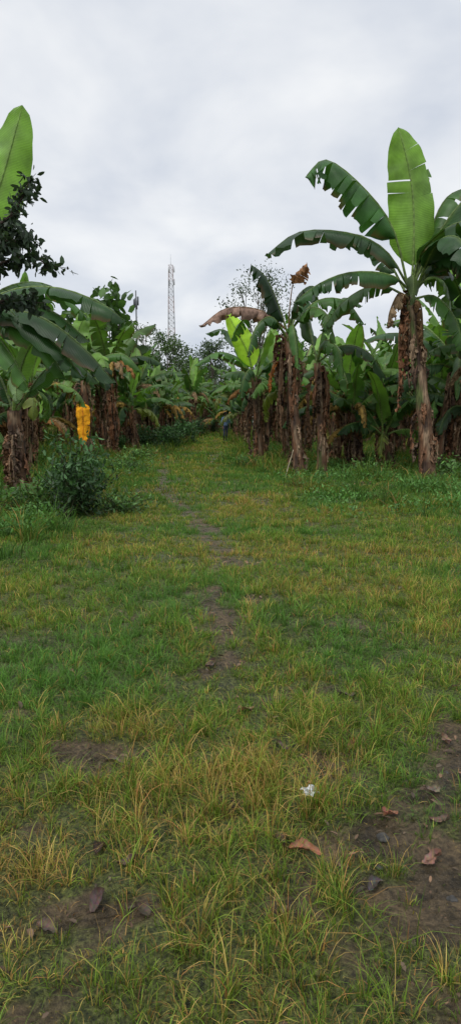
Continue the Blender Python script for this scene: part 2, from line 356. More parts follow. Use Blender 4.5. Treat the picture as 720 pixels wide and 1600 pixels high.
# Hero B: plant with brown leaf -----------------------------------------------
hero((1.7,16.7),'banana plant with a dried brown leaf and shaggy dead skirt',2,
 [(1.8,16.7,0),(1.62,16.8,1.8),(1.45,16.9,3.6)],.14,.09,
 [dict(p=[(1.45,16.9,3.6),(1.15,16.8,4.4),(.85,16.7,4.95),(.5,16.6,5.2)],hw=.42,c=(.02,.05,.02),droop=1.1,tears=5,pet=.1,n='dark green leaf pointing upward'),
  dict(p=[(1.5,16.9,3.6),(2.1,16.6,4.3),(2.8,16.4,4.3),(3.3,16.3,3.7)],hw=.35,c=G_MID,droop=.8,tears=10,gap=.45),
  dict(p=[(1.5,16.9,3.6),(1.9,16.3,4.1),(2.3,15.9,3.9),(2.5,15.7,3.2)],hw=.33,c=(.08,.18,.035),droop=.8,tears=9,gap=.45),
  dict(p=[(1.4,16.8,3.5),(1.0,16.3,3.9),(.6,16.0,3.6),(.4,15.9,2.9)],hw=.3,c=G_DARK,droop=.9,tears=9,gap=.45),
  dict(p=[(1.45,16.8,3.4),(1.5,16.2,3.7),(1.55,15.8,3.3),(1.6,15.6,2.6)],hw=.26,c=G_MID,droop=.9,tears=9,gap=.45),
  dict(p=[(1.5,16.8,3.6),(1.6,16.4,4.3),(1.9,16.2,4.6),(2.2,16.1,4.5)],hw=.28,c=G_DARK,droop=.8,tears=9,gap=.45),
  dict(p=[(1.5,17,3.6),(1.9,17.8,4.5),(2.2,18.4,4.9),(2.5,18.9,4.7)],hw=.36,c=G_DARK,droop=.7,tears=6),
  dict(p=[(1.4,17,3.6),(.9,17.8,4.2),(.4,18.4,4.2),(0,18.9,3.6)],hw=.34,c=G_MID,droop=.7,tears=6)],
 [dict(p=[(1.4,16.9,3.7),(.75,16.7,4.12),(-.1,16.6,4.15),(-.75,16.5,3.7)],hw=.3,c=(.26,.17,.13),droop=.9,n='dry brown leaf reaching sideways'),
  dict(p=[(1.48,16.9,3.7),(1.5,16.8,4.3),(1.6,16.75,4.9),(1.9,16.7,5.25)],hw=.30,c=(.30,.155,.075),pet=.58,droop=.8,tears=2,crumple=.018,side=(.9,.4,0),ribr=.02,n='curled brown dead leaf standing up'),
  dict(p=[(1.3,16.8,2.9),(1.1,16.6,2.8),(.98,16.5,2.4),(.98,16.5,2.1)],hw=.10,c=(.45,.16,.04),n='orange dying leaf')],13,.05,(.8,2.4),.32)
hero((2.5,17.5),'banana plant with thick shaggy skirt of brown leaves',3,
 [(2.5,17.5,0),(2.42,17.5,1.6),(2.3,17.5,2.9)],.13,.09,
 [dict(p=[(2.3,17.5,2.9),(2.5,17.3,4.0),(2.9,17.2,4.5),(3.4,17.2,4.3)],hw=.32,c=G_MID,droop=.6,tears=8),
  dict(p=[(2.3,17.5,2.9),(2.9,17.1,3.3),(3.5,16.8,3.1),(4.0,16.7,2.4)],hw=.32,c=G_DARK,droop=.8,tears=10,gap=.5),
  dict(p=[(2.3,17.5,2.9),(2.4,16.8,3.4),(2.7,16.4,3.1),(2.8,16.3,2.4)],hw=.3,c=G_MID,droop=.8,tears=8),
  dict(p=[(2.3,17.5,2.9),(2.1,18,4.0),(2.0,18.6,4.5),(2.0,19.2,4.4)],hw=.32,c=G_MID,droop=.6,tears=6)],[],10,.05,(.7,2.2),.3)
# Hero C: bright upright leaf -------------------------------------------------
hero((.85,20.5),'banana plant with a bright yellow green new leaf',4,
 [(.95,20.5,0),(.85,20.5,1.4),(.75,20.5,2.7)],.13,.09,
 [dict(p=[(.72,20.2,2.6),(.55,19.9,3.3),(.3,19.7,3.8),(-.1,19.6,4.5)],hw=.38,c=(.40,.64,.06),side=(.9,0,.35),droop=-.25,tears=0,pet=.16,edge=0,wvar=.05,n='bright yellow green unfurling leaf'),
  dict(p=[(.8,20.5,2.6),(.3,20.1,3.2),(-.4,19.9,3.4),(-1.1,19.8,3.0)],hw=.32,c=G_MID,droop=.7,tears=8),
  dict(p=[(.8,20.5,2.6),(1.0,20.3,3.6),(1.3,20.2,4.2),(1.7,20.2,4.2)],hw=.33,c=G_LIT,droop=.4,tears=4),
  dict(p=[(.8,20.5,2.6),(.4,20.8,3.6),(-.2,21,4.2),(-.8,21.2,4.1)],hw=.32,c=G_BLUE,droop=.6,tears=5),
  dict(p=[(.8,20.5,2.5),(.6,20,2.9),(.4,19.7,2.6),(.3,19.6,2.0)],hw=.28,c=G_DARK,droop=.8,tears=7),
  dict(p=[(.8,20.5,2.6),(1.2,20,3.1),(1.6,19.7,3.0),(1.9,19.5,2.3)],hw=.3,c=G_DARK,droop=.8,tears=6)],[],10,.1,(.7,2.1),.28)
# Hero E: plant with huge dark leaves --------------------------------------
hero((-4.95,12.0),'large banana plant with broad dark drooping leaves',5,
 [(-4.95,12,0),(-4.92,12,1.6),(-4.85,12,3.2)],.19,.12,
 [dict(p=[(-4.85,12,3.2),(-4.5,12,4.4),(-4.0,12,5.6),(-3.58,12,6.8)],hw=.46,c=(.15,.30,.035),side=XA,droop=-.2,tears=0,gap=.1,pet=.28,edge=0,wvar=.08,n='upright light green new leaf'),
  dict(p=[(-4.8,11.9,3.1),(-3.85,11.2,3.25),(-3.1,10.9,3.1),(-2.45,10.8,2.65),(-1.85,10.7,2.0)],hw=.38,c=(.028,.075,.022),droop=.6,tears=6,gap=.2,pet=.12),
  dict(p=[(-4.8,12,3.2),(-3.9,11.7,3.65),(-3.0,11.5,3.68),(-2.2,11.4,3.4),(-1.8,11.4,3.1)],hw=.40,c=G_DARK,droop=.5,tears=9,gap=.3,pet=.14,extra=.3),
  dict(p=[(-4.8,11.9,3.1),(-4.0,11.4,3.2),(-3.2,11.1,2.8),(-2.75,11,2.1)],hw=.36,c=G_MID,droop=.7,tears=7,gap=.3,pet=.14),
  dict(p=[(-4.8,11.9,3.2),(-4.0,11.6,3.4),(-3.1,11.4,3.3),(-2.4,11.3,2.75)],hw=.36,c=(.032,.085,.022),droop=.6,tears=8,gap=.3,pet=.14),
  dict(p=[(-4.8,11.9,3.2),(-4.3,11.2,3.6),(-3.8,10.7,3.5),(-3.3,10.3,3.0)],hw=.32,c=G_DARK,droop=.7,tears=6,gap=.3,pet=.14),
  dict(p=[(-4.8,11.8,3.1),(-4.2,11.3,3.3),(-3.5,11.0,3.15),(-2.8,10.8,2.6),(-2.4,10.7,2.1)],hw=.34,c=(.03,.08,.022),droop=.7,tears=7,gap=.3,pet=.14),
  dict(p=[(-4.8,12.0,3.2),(-4.2,12.0,3.5),(-3.4,12.0,3.4),(-2.6,12.0,2.9)],hw=.36,c=G_DARK,droop=.6,tears=9,gap=.3,pet=.14),
  dict(p=[(-4.8,11.9,3.0),(-4.2,11.5,3.0),(-3.7,11.2,2.5),(-3.4,11.1,1.9)],hw=.3,c=G_MID,droop=.8,tears=7,gap=.3,pet=.14),
  dict(p=[(-4.8,12.1,3.2),(-4.2,12.6,3.9),(-3.5,13,4.0),(-2.8,13.3,3.4)],hw=.36,c=G_MID,droop=.7,tears=9),
  dict(p=[(-4.9,12,3.2),(-5.6,11.8,4.2),(-6.4,11.6,4.3),(-7,11.5,3.5)],hw=.36,c=G_MID,droop=.7,tears=6)],[],5,.1,(.8,1.6),.26)
# Hero F: low plant with shaggy base -----------------------------------------
hero((-3.95,12.05),'short banana plant with thick brown shaggy trunk',6,
 [(-3.95,12.05,0),(-3.97,12.05,.8),(-4.0,12.05,1.6)],.18,.12,
 [dict(p=[(-4,12,1.5),(-3.85,11.7,2.1),(-3.7,11.3,2.2),(-3.6,11.0,1.75)],hw=.28,c=(.16,.25,.10),droop=.6,tears=2),
  dict(p=[(-4,12,1.5),(-3.4,12,2.3),(-2.9,12,2.5),(-2.4,12,2.1)],hw=.26,c=G_MID,droop=.7,tears=4),
  dict(p=[(-4,12,1.5),(-3.9,12.1,2.2),(-3.7,12.1,2.7),(-3.4,12.1,3.0)],hw=.2,c=G_LIT,side=XA,droop=-.1,tears=0),
  dict(p=[(-4,12.1,1.5),(-4.4,12.4,2.3),(-4.8,12.6,2.3)],hw=.26,c=G_DARK,droop=.7,tears=4)],[],10,.05,(.6,1.3),.2)
# Hero G: yellow leaf ----------------------------------------------------------
hero((-4.95,22.3),'banana plant with a bright yellow dying leaf hanging down',7,
 [(-4.95,22.3,0),(-4.95,22.3,1.4),(-5.0,22.3,2.7)],.15,.09,
 [dict(p=[(-5,22.3,2.6),(-5.2,22.2,3.6),(-5.1,22.2,4.3),(-4.8,22.2,4.9)],hw=.4,c=G_LIT,side=XA,droop=-.1,tears=0,pet=.2),
  dict(p=[(-5,22.3,2.6),(-4.3,22,3.4),(-3.5,21.8,3.5),(-2.9,21.7,2.9)],hw=.34,c=G_MID,droop=.7,tears=5),
  dict(p=[(-5,22.3,2.6),(-5.8,22,3.6),(-6.6,21.8,3.7),(-7.2,21.7,3.1)],hw=.34,c=G_BLUE,droop=.7,tears=5),
  dict(p=[(-5,22.3,2.5),(-4.8,21.8,2.9),(-4.6,21.4,2.9),(-4.4,21.2,2.4)],hw=.3,c=G_DARK,droop=.7,tears=5),
  dict(p=[(-5,22.3,2.6),(-4.6,21.8,3.4),(-4.2,21.2,3.5),(-3.9,20.8,3.0)],hw=.34,c=G_LIT,droop=.5,tears=4)],
 [dict(p=[(-4.95,22.2,1.95),(-4.93,21.75,1.85),(-4.92,21.7,1.2),(-4.95,21.7,.5)],hw=.25,c=(.85,.38,.02),side=XA,droop=.35,tears=1,gap=.08,wvar=.1,crumple=.006,pet=.15,edge=0,rib=(.6,.22,.03),n='bright yellow dying leaf')],10,.05,(.8,2.1),.26)
FRONT=[(1,-5.5,17.6,.4,.95),(0,-4.3,23.9,2.0,1.12),(3,-4.3,36,1.0,1.05),(5,-4.3,29.5,4.0,1.1),(4,-3.2,46,.3,1.1),(7,-3.5,33,2.3,1.1),
       (0,.85,33,2.2,.95),(5,1.25,24.5,5.2,.95),(4,1.6,29,.8,1.05),(2,.5,41,1.7,.9),(7,.55,37,3.0,1.0),
       (1,4.75,20.2,3.6,1.0),(4,5.6,17.6,1.0,1.1),(2,7.2,20.8,0.2,1.1),(5,6.3,24,3.1,1.1),(3,3.3,20.5,3.0,1.05),(6,4.5,18.3,1.2,1.1),(0,5.2,29,1.3,1.05),
       (3,-6.8,19.5,1.9,1.1),(2,-7.4,24,4.6,1.1),(6,-6.2,15,2.2,1.0),(1,2.9,24.5,1.8,1.1),(6,-6.6,17.0,.5,1.2),(2,-6.7,14.2,5.5,.95),(4,6.9,15.2,4.4,1.0),(7,3.7,18.6,.6,1.0),(3,6.0,19.2,2.2,1.0),
       (7,-4.0,27,.2,1.1),(3,-3.6,41,1.2,1.05),(7,.6,45.5,.2,1.0),(5,1.9,21.5,1.0,.95),(1,5.6,22.5,.2,1.05),(7,6.6,18.0,1.7,1.0),
       (5,-1.9,56,1,1.1),(3,-.3,58,2,1.1),(1,-2.4,62,3,1.1),(7,-1.3,60,4,1.2),(6,-.8,54.5,2,1.1),(3,-1.6,70,4,1.2),(5,.2,64,4,1.1)]
occ=[(4.5,14.6),(1.7,16.7),(2.5,17.5),(.85,20.5),(-4.95,12),(-3.95,12),(-4.95,22.3)]
for vi,x,y,r,s in FRONT:
    place_variant(vi,x,y,r,s);occ.append((x,y))
rng=random.Random(99)
keepout=[(-4.4,19.8),(-4.1,18),(-5.0,20.4)]
def xl(y): return float(np.interp(y,[10,25,35,50,90],[-4,-4.0,-3.7,-2.7,-2.4]))
def xr(y): return float(np.interp(y,[15,20,33,50,90],[2.6,1.6,.6,.0,.0]))
y=17.5;cnt=0
while y<92:
    sp=2.6 if y<40 else (3.3 if y<60 else 4.4)
    half=.385*y+1.5
    x=-half+rng.uniform(0,1)
    while x<half:
        px=x+rng.uniform(-.8,.8);py=y+rng.uniform(-.9,.9)
        ok=(px<xl(py)-.5 or px>xr(py)+.5 or py>64)
        if ok and all((px-a)**2+(py-b)**2>(1.7)**2 for a,b in occ+keepout) and len(occ)<298:
            vi=rng.choice([0,1,2,3,4,5,0,1,2,4,5,6,7,7,3] if y<45 else [0,1,2,4,5,3])
            s_=rng.uniform(.88,1.15)*(1.08 if px<-3 and py>26 else 1)
            place_variant(vi,px,py,rng.uniform(0,6.28),s_);occ.append((px,py));cnt+=1
        x+=sp
    y+=sp
print('generic plants',cnt,len(occ))
# ------------------------------------------------------------ ground
nx,ny=620,820
u=np.linspace(-math.asinh(450/1.0),math.asinh(450/1.0),nx);gx=1.0*np.sinh(u)
v=np.linspace(-math.asinh(30/1.3),math.asinh(700/1.3),ny);gy=2.3+1.3*np.sinh(v)
GX,GY=np.meshgrid(gx,gy)
GZ=height(GX,GY)+((fbm(GX*16,GY*16,3,3)-.5)*.035)*np.exp(-((GY-2)/6)**2)
verts=np.stack([GX.ravel(),GY.ravel(),GZ.ravel()],1)
i0=(np.arange(ny-1)[:,None]*nx+np.arange(nx-1)[None,:]).ravel()
quads=np.stack([i0,i0+1,i0+nx+1,i0+nx],1)
bb=bare(GX,GY).ravel();dd=dryness(GX.ravel(),GY.ravel())
mg,nt,nd,lk=newmat('muddy_grass_ground')
out=N(nd,'ShaderNodeOutputMaterial');p=N(nd,'ShaderNodeBsdfPrincipled')
a=N(nd,'ShaderNodeAttribute',attribute_name='col');sep=N(nd,'ShaderNodeSeparateColor');lk.new(a.outputs['Color'],sep.inputs[0])
tc=N(nd,'ShaderNodeTexCoord')
n1=N(nd,'ShaderNodeTexNoise');n1.inputs['Scale'].default_value=7;n1.inputs['Detail'].default_value=12;n1.inputs['Roughness'].default_value=.7
n2=N(nd,'ShaderNodeTexNoise');n2.inputs['Scale'].default_value=55;n2.inputs['Detail'].default_value=10;n2.inputs['Roughness'].default_value=.75
lk.new(tc.outputs['Object'],n1.inputs['Vector']);lk.new(tc.outputs['Object'],n2.inputs['Vector'])
r1=N(nd,'ShaderNodeValToRGB');e=r1.color_ramp.elements;e[0].position=.38;e[0].color=(.05,.037,.02,1);e[1].position=.62;e[1].color=(.21,.15,.08,1)
lk.new(n1.outputs['Fac'],r1.inputs[0])
r2=N(nd,'ShaderNodeValToRGB');e=r2.color_ramp.elements;e[0].position=.38;e[0].color=(.04,.055,.015,1);e[1].position=.62;e[1].color=(.17,.19,.05,1)
lk.new(n2.outputs['Fac'],r2.inputs[0])
mx=N(nd,'ShaderNodeMix',data_type='RGBA');lk.new(sep.outputs[0],mx.inputs['Factor']);lk.new(r2.outputs[0],mx.inputs['A']);lk.new(r1.outputs[0],mx.inputs['B'])
r3=N(nd,'ShaderNodeMapRange');r3.inputs[1].default_value=.38;r3.inputs[2].default_value=.62;r3.inputs[3].default_value=.4;r3.inputs[4].default_value=1.5
lk.new(n2.outputs['Fac'],r3.inputs[0])
sc=N(nd,'ShaderNodeVectorMath',operation='SCALE');lk.new(mx.outputs['Result'],sc.inputs[0]);lk.new(r3.outputs[0],sc.inputs['Scale']);lk.new(sc.outputs[0],p.inputs['Base Color'])
rr=N(nd,'ShaderNodeMapRange');rr.inputs[1].default_value=.46;rr.inputs[2].default_value=.58;rr.inputs[3].default_value=.18;rr.inputs[4].default_value=.75
lk.new(n1.outputs['Fac'],rr.inputs[0]);lk.new(rr.outputs[0],p.inputs['Roughness'])
bm=N(nd,'ShaderNodeBump');bm.inputs['Strength'].default_value=1;bm.inputs['Distance'].default_value=.035;lk.new(n2.outputs['Fac'],bm.inputs['Height'])
bm2=N(nd,'ShaderNodeBump');bm2.inputs['Strength'].default_value=.9;bm2.inputs['Distance'].default_value=.07;lk.new(n1.outputs['Fac'],bm2.inputs['Height']);lk.new(bm.outputs[0],bm2.inputs['Normal']);lk.new(bm2.outputs[0],p.inputs['Normal'])
p.inputs['Specular IOR Level'].default_value=.5
lk.new(p.outputs[0],out.inputs[0])
gm=np_mesh('ground',verts,quads,np.zeros((0,3),int),np.stack([bb,dd,bb],1),mg)
gm.polygons.foreach_set('use_smooth',np.ones(len(gm.polygons),dtype=bool))
g=obj('ground',gm,kind='structure',label='muddy ground with grass track between banana rows',category='ground')
# ------------------------------------------------------------ grass
R=np.random.default_rng(5)
def blades(x,y,z,h,w,az,lean,col,ns):
    n=len(x);saz=R.uniform(0,6.28,n);sx,sy=np.cos(saz),np.sin(saz);lx,ly=np.cos(az),np.sin(az)
    V=[];C=[]
    for k in range(ns+1):
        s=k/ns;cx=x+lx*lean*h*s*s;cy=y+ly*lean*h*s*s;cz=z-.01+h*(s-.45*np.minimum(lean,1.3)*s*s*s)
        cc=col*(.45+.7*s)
        if k<ns:
            ww=w*(1-.75*s)*.5
            V+= [np.stack([cx-sx*ww,cy-sy*ww,cz],1),np.stack([cx+sx*ww,cy+sy*ww,cz],1)];C+=[cc,cc]
        else: V.append(np.stack([cx,cy,cz],1));C.append(cc)
    m=2*ns+1
    VV=np.stack(V,1).reshape(-1,3);CC=np.stack(C,1).reshape(-1,3)
    b0=np.arange(n)*m
    q=[np.stack([b0+2*k,b0+2*k+1,b0+2*k+3,b0+2*k+2],1) for k in range(ns-1)]
    q=np.concatenate(q) if q else np.zeros((0,4),int)
    t=np.stack([b0+2*ns-2,b0+2*ns-1,b0+2*ns],1)
    return VV,q,t,CC
def gcol(x,y,n,tv,dark=1.0):
    d=dryness(x,y);r=R.random(n);isdry=r<np.clip(d*.78+(tv-.5)*.45-.04,0,1)
    g1=np.array([.10,.225,.032]);g2=np.array([.22,.37,.05]);g3=np.array([.09,.25,.06]);d1=np.array([.60,.41,.14]);d2=np.array([.42,.19,.07]);d3=np.array([.46,.41,.10])
    t=R.random((n,1));grn=g1*(1-t)+g2*t
    lush=np.clip((.28-d)/.18,0,1)[:,None]
    grn=grn*(1-lush*.5)+g3*.5*lush
    grn=grn+ (d[:,None]*np.array([.07,.025,0]))
    t=R.random((n,1));dr=np.where(R.random((n,1))<.5,d1*(1-t)+d2*t,d3*(1-t)+d1*t)
    c=np.where(isdry[:,None],dr,grn)
    return c*R.uniform(.5,1.4,(n,1))*dark*(.72+.5*tv[:,None])
parts=[]
def field(y0,y1,dens,hr,wr,ns,tuft,spread,leanr,marg=1.0,sparse=.93,mask=None,dark=1.0,out=None):
    area=(y1-y0)*(.37*(y0+y1)+2*marg);nt_=int(area*dens/tuft)
    ty=np.sqrt(R.uniform(y0**2,y1**2,nt_));tx=R.uniform(-1,1,nt_)*(.37*ty+marg)
    pr=(1-bare(tx,ty)*sparse)
    if mask is not None: pr=pr*mask(tx,ty)
    keep=R.random(nt_)<pr
    tx=tx[keep];ty=ty[keep];nt2=len(tx)
    th=(.35+1.3*fbm(tx*2.4,ty*2.4,55,3))*R.uniform(.4,1.4,nt2)*(1-.5*bare(tx,ty))
    k=R.integers(max(1,tuft//2),tuft*3//2+1,nt2);idx=np.repeat(np.arange(nt2),k);n=len(idx)
    az=R.uniform(0,6.28,n);rad=np.abs(R.normal(0,spread,n))
    x=tx[idx]+np.cos(az)*rad;y=ty[idx]+np.sin(az)*rad
    h=R.uniform(hr[0],hr[1],n)*th[idx];w=R.uniform(wr[0],wr[1],n)
    lean=R.uniform(leanr[0],leanr[1],n)
    col=gcol(tx[idx],ty[idx],n,R.random(nt2)[idx],dark)
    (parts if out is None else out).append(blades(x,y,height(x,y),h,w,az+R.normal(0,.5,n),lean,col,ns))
def join(ps):
    off=0;VV=[];QQ=[];TT=[];CC=[]
    for V_,q_,t_,c_ in ps:
        VV.append(V_);QQ.append(q_+off);TT.append(t_+off);CC.append(c_);off+=len(V_)
    print('verts',off)
    return np.concatenate(VV),np.concatenate(QQ),np.concatenate(TT),np.concatenate(CC)
field(1.05,3.2,6800,(.04,.14),(.002,.0045),3,16,.022,(.1,1.2),1,.93)
field(3.2,6,5800,(.04,.12),(.0028,.006),3,16,.026,(.1,1.1),1,.92)
field(6,11,3400,(.035,.11),(.0045,.009),2,14,.04,(.1,1.0),1.5,.9)
field(11,20,1300,(.04,.13),(.008,.015),2,12,.065,(.1,.9),2,.88)
field(20,40,340,(.05,.16),(.016,.03),2,8,.12,(.1,.8),2)
field(40,95,30,(.1,.25),(.05,.09),2,6,.3,(.1,.8),2)
field(1.05,4,7500,(.015,.05),(.002,.004),2,8,.03,(.1,.9),1,.72)
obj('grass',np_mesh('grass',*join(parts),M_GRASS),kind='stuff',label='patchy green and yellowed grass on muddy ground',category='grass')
# tall undergrowth below the plants and along the edges of the track
def umask(x,y):
    n=(fbm(x*.9,y*.9,88,3)-.5)
    L=np.interp(y,[6,9,12,20,25,35,50,90],[-2.5,-1.8,-2.4,-2.8,-2.8,-2.3,-1.7,-1.7]);Rr=np.interp(y,[8,10,12,16,20,33,50,90],[3.3,2.3,1.6,.7,.1,-.3,-.5,-.5])
    a=np.where(x<L+n*1.8,1.0,0)*sstep(6.5,8.7,y+n*3)
    b=np.where(x>Rr+n*1.8,1.0,0)*sstep(8.7,11.5,y+n*3)
    return np.clip(a+b,0,1)*sstep(.36,.55,fbm(x*2.1,y*2.1,42,3))
und=[]
field(6.5,14,560,(.12,.42),(.008,.016),3,16,.09,(.2,1.1),2,.5,umask,.74,und)
field(14,30,260,(.16,.52),(.014,.028),3,14,.14,(.2,1.1),2,.3,umask,.78,und)
field(30,66,50,(.3,.75),(.04,.07),2,12,.25,(.2,1.0),2,.3,umask,.7,und)
obj('undergrowth',np_mesh('undergrowth',*join(und),M_GRASS),kind='stuff',label='tall dark green grass growing under the banana plants',category='undergrowth')
# ------------------------------------------------------------ foliage cards (diamond leaves)
def cards(c,size,col,R,droop=0.3,aspect=.45,flat=.0):
    n=len(c)
    d=R.normal(0,1,(n,3));d[:,2]-=droop;d/=np.linalg.norm(d,axis=1)[:,None]
    q=R.normal(0,1,(n,3));q[:,2]+=flat
    s=np.cross(d,q);s/=np.linalg.norm(s,axis=1)[:,None]+1e-9
    nn=np.cross(s,d)
    L=(size*R.uniform(.6,1.3,n))[:,None]
    V=np.stack([c,c+d*L*.35+s*L*aspect*.5-nn*L*.06,c+d*L*.75+s*L*aspect*.38-nn*L*.05,c+d*L,c+d*L*.75-s*L*aspect*.38-nn*L*.05,c+d*L*.35-s*L*aspect*.5-nn*L*.06],1).reshape(-1,3)
    b0=np.arange(n)*6
    q4=np.concatenate([np.stack([b0,b0+1,b0+2,b0+3],1),np.stack([b0,b0+3,b0+4,b0+5],1)])
    C=np.repeat(col,6,axis=0)
    return V,q4,C
def tree_meshes(seed,Ht,cz0,cr,ncl,nl,lsize,col,clr=.5,trr=.15,aspect=.45,droop=.3,colvar=.4):
    rg=random.Random(seed);Rn=np.random.default_rng(seed)
    b=B();bc=(.10,.085,.065)
    top=Vector((rg.uniform(-.3,.3),rg.uniform(-.3,.3),Ht*.86))
    tp=catmull([(0,0,-.1),(rg.uniform(-.2,.2),rg.uniform(-.2,.2),Ht*.45),top],10)
    tube(b,tp,[trr*(1-.8*i/10) for i in range(11)],8,lambda t,a:bc,0,.05,rg)
    C=[];cl=[]
    for i in range(ncl):
        f=(i+.5)/ncl;z=cz0+(Ht-cz0)*f
        az=i*2.4+rg.uniform(-.5,.5);prof=math.sin(math.pi*min(1,.18+.8*f))**.7
        r=cr*prof*rg.uniform(.45,1.05)
        e=Vector((math.cos(az)*r,math.sin(az)*r,z))
        st=tp[min(9,max(2,int((z*.8)/Ht*10)-1))]
        mid=(st+e)/2+Vector((0,0,-.08*r))
        pp=catmull([st,mid,e],5);tube(b,pp,[trr*.35*(1-.8*k/5)+.008 for k in range(6)],5,lambda t,a:bc)
        for s in range(3):
            e2=e+Vector((rg.gauss(0,clr),rg.gauss(0,clr),rg.gauss(0,clr*.6)))
            tube(b,[e*.4+mid*.6,e2*.6+e*.4,e2],[.02,.014,.006],4,lambda t,a:bc);cl.append(e2)
        cl.append(e)
    m=nl//len(cl)
    for e2 in cl:
        br=rg.uniform(.6,1.35)
        k=int(m*rg.uniform(.5,1.4))
        C.append((np.array(e2)+Rn.normal(0,1,(k,3))*np.array([clr*.6,clr*.6,clr*.42]),br,k))
    pts=np.concatenate([c[0] for c in C]);bri=np.concatenate([np.full(c[2],c[1]) for c in C])
    colr=np.array(col)[None,:]*bri[:,None]*Rn.uniform(1-colvar,1+colvar,(len(pts),1))
    V,q,CCc=cards(pts,np.full(len(pts),lsize),colr,Rn,droop,aspect)
    return b.mesh('tree_trunk',[M_BARK]),np_mesh('tree_crown',V,q,np.zeros((0,3),int),CCc,M_FOL)
def put_tree(name,ms,x,y,rz,sc,label,cat='tree',group=None,parts=('trunk','crown')):
    e=bpy.data.objects.new(name,None);COL.objects.link(e);e.location=(x,y,H(x,y)-.03);e.rotation_euler=(0,0,rz);e.scale=(sc,sc,sc)
    e['label']=label;e['category']=cat
    if group: e['group']=group
    for nm,me in zip(parts,ms): obj(nm,me,e)
    return e
T1=tree_meshes(21,12,.8,3.6,24,8000,.32,(.06,.11,.036),.85,.2)
T2=tree_meshes(22,10,.5,3.3,24,8000,.32,(.08,.14,.04),.85,.18)
T3=tree_meshes(23,13,4,3.0,14,3200,.26,(.06,.10,.045),.7,.18)
rg=random.Random(4)
for i in range(34):
    yy=rg.uniform(97,115);xx=-50+i*3.0+rg.uniform(-.8,.8)
    put_tree('broadleaf_tree',(T1,T2,T3,T2)[i%4],xx,yy,rg.uniform(0,6),rg.uniform(.75,1.05),'distant green broadleaf tree behind the banana plantation',group='trees behind the plantation')
put_tree('broadleaf_tree',tree_meshes(24,10.3,5.6,2.2,17,2300,.16,(.045,.075,.035),.55,.11),1.9,41,0,1,'sparse dark tree with thin twigs above banana plants')
put_tree('broadleaf_tree',tree_meshes(25,7.3,4.2,2.0,14,520,.5,(.08,.165,.04),.42,.10,.75,.6),-5.8,31,1,.95,'tree with large lobed green leaves above banana plants')
put_tree('broadleaf_tree',T3,-9.8,74,1,.88,'sparse tree rising above the banana plants')
put_tree('broadleaf_tree',T2,-7.4,80,2,1.05,'green tree rising above the banana plants')
put_tree('broadleaf_tree',T1,-2.5,92,1,.95,'green tree rising above the banana plants')
# overhanging dark small-leaved tree
rg=random.Random(8);Rn=np.random.default_rng(8)
b=B();bc=(.06,.045,.035)
tube(b,catmull([(0,0,-.1),(.1,.1,1.8),(.05,0,3.2),(.3,0,4.6)],12),[.11*(1-.6*i/12) for i in range(13)],8,lambda t,a:bc,0,.05,rg)
limbs=[[(.05,0,2.9),(.8,0,3.5),(1.35,.1,3.72),(1.65,.1,3.6)],[(.05,0,3.2),(.7,0,3.9),(1.2,0,4.25),(1.48,0,4.7)],[(.05,0,2.6),(.7,0,3.0),(1.1,.1,3.15),(1.4,.1,3.1)],
 [(.2,0,3.8),(.6,.3,4.2),(.95,.4,4.15),(1.2,.4,4.05)],[(.1,0,3.0),(.7,-.3,3.5),(1.0,-.4,3.7),(1.25,-.4,3.8)],[(.1,0,3.1),(.7,.2,3.7),(1.05,.2,3.9),(1.4,.2,4.0)],[(.1,0,3.3),(-.5,.2,4),(-1,.3,4.4),(-1.4,.3,4.3)],[(.1,0,3.3),(-.2,-.5,4),(-.3,-1,4.4),(-.4,-1.4,4.3)],[(.3,0,4.2),(.3,.1,4.5),(.5,.1,4.7),(.5,.1,4.9)]]
P_=[]
for l in limbs:
    pp=catmull(l,14);tube(b,pp,[.028*(1-.8*i/14)+.004 for i in range(15)],5,lambda t,a:bc)
    for i in range(5,15):
        for s in range(3):
            tw=pp[i]+Vector((rg.gauss(0,.12),rg.gauss(0,.12),rg.gauss(.0,.08)))
            tube(b,[pp[i],tw],[.006,.003],4,lambda t,a:bc)
            for q in range(8): 
                f=rg.uniform(.3,1.1);P_.append(pp[i].lerp(tw,f)+Vector((rg.gauss(0,.03),rg.gauss(0,.03),rg.gauss(0,.03))))
pts=np.array([tuple(p) for p in P_]);colr=np.array([.03,.05,.028])*Rn.uniform(.5,1.7,(len(pts),1))
V,q,Cc=cards(pts,np.full(len(pts),.12),colr,Rn,.6,.5)
put_tree('broadleaf_tree',(b.mesh('tree_trunk',[M_BARK]),np_mesh('tree_crown',V,q,np.zeros((0,3),int),Cc,M_FOL)),-4.15,9.2,0,1,'dark small-leaved tree with branches reaching over the clearing')
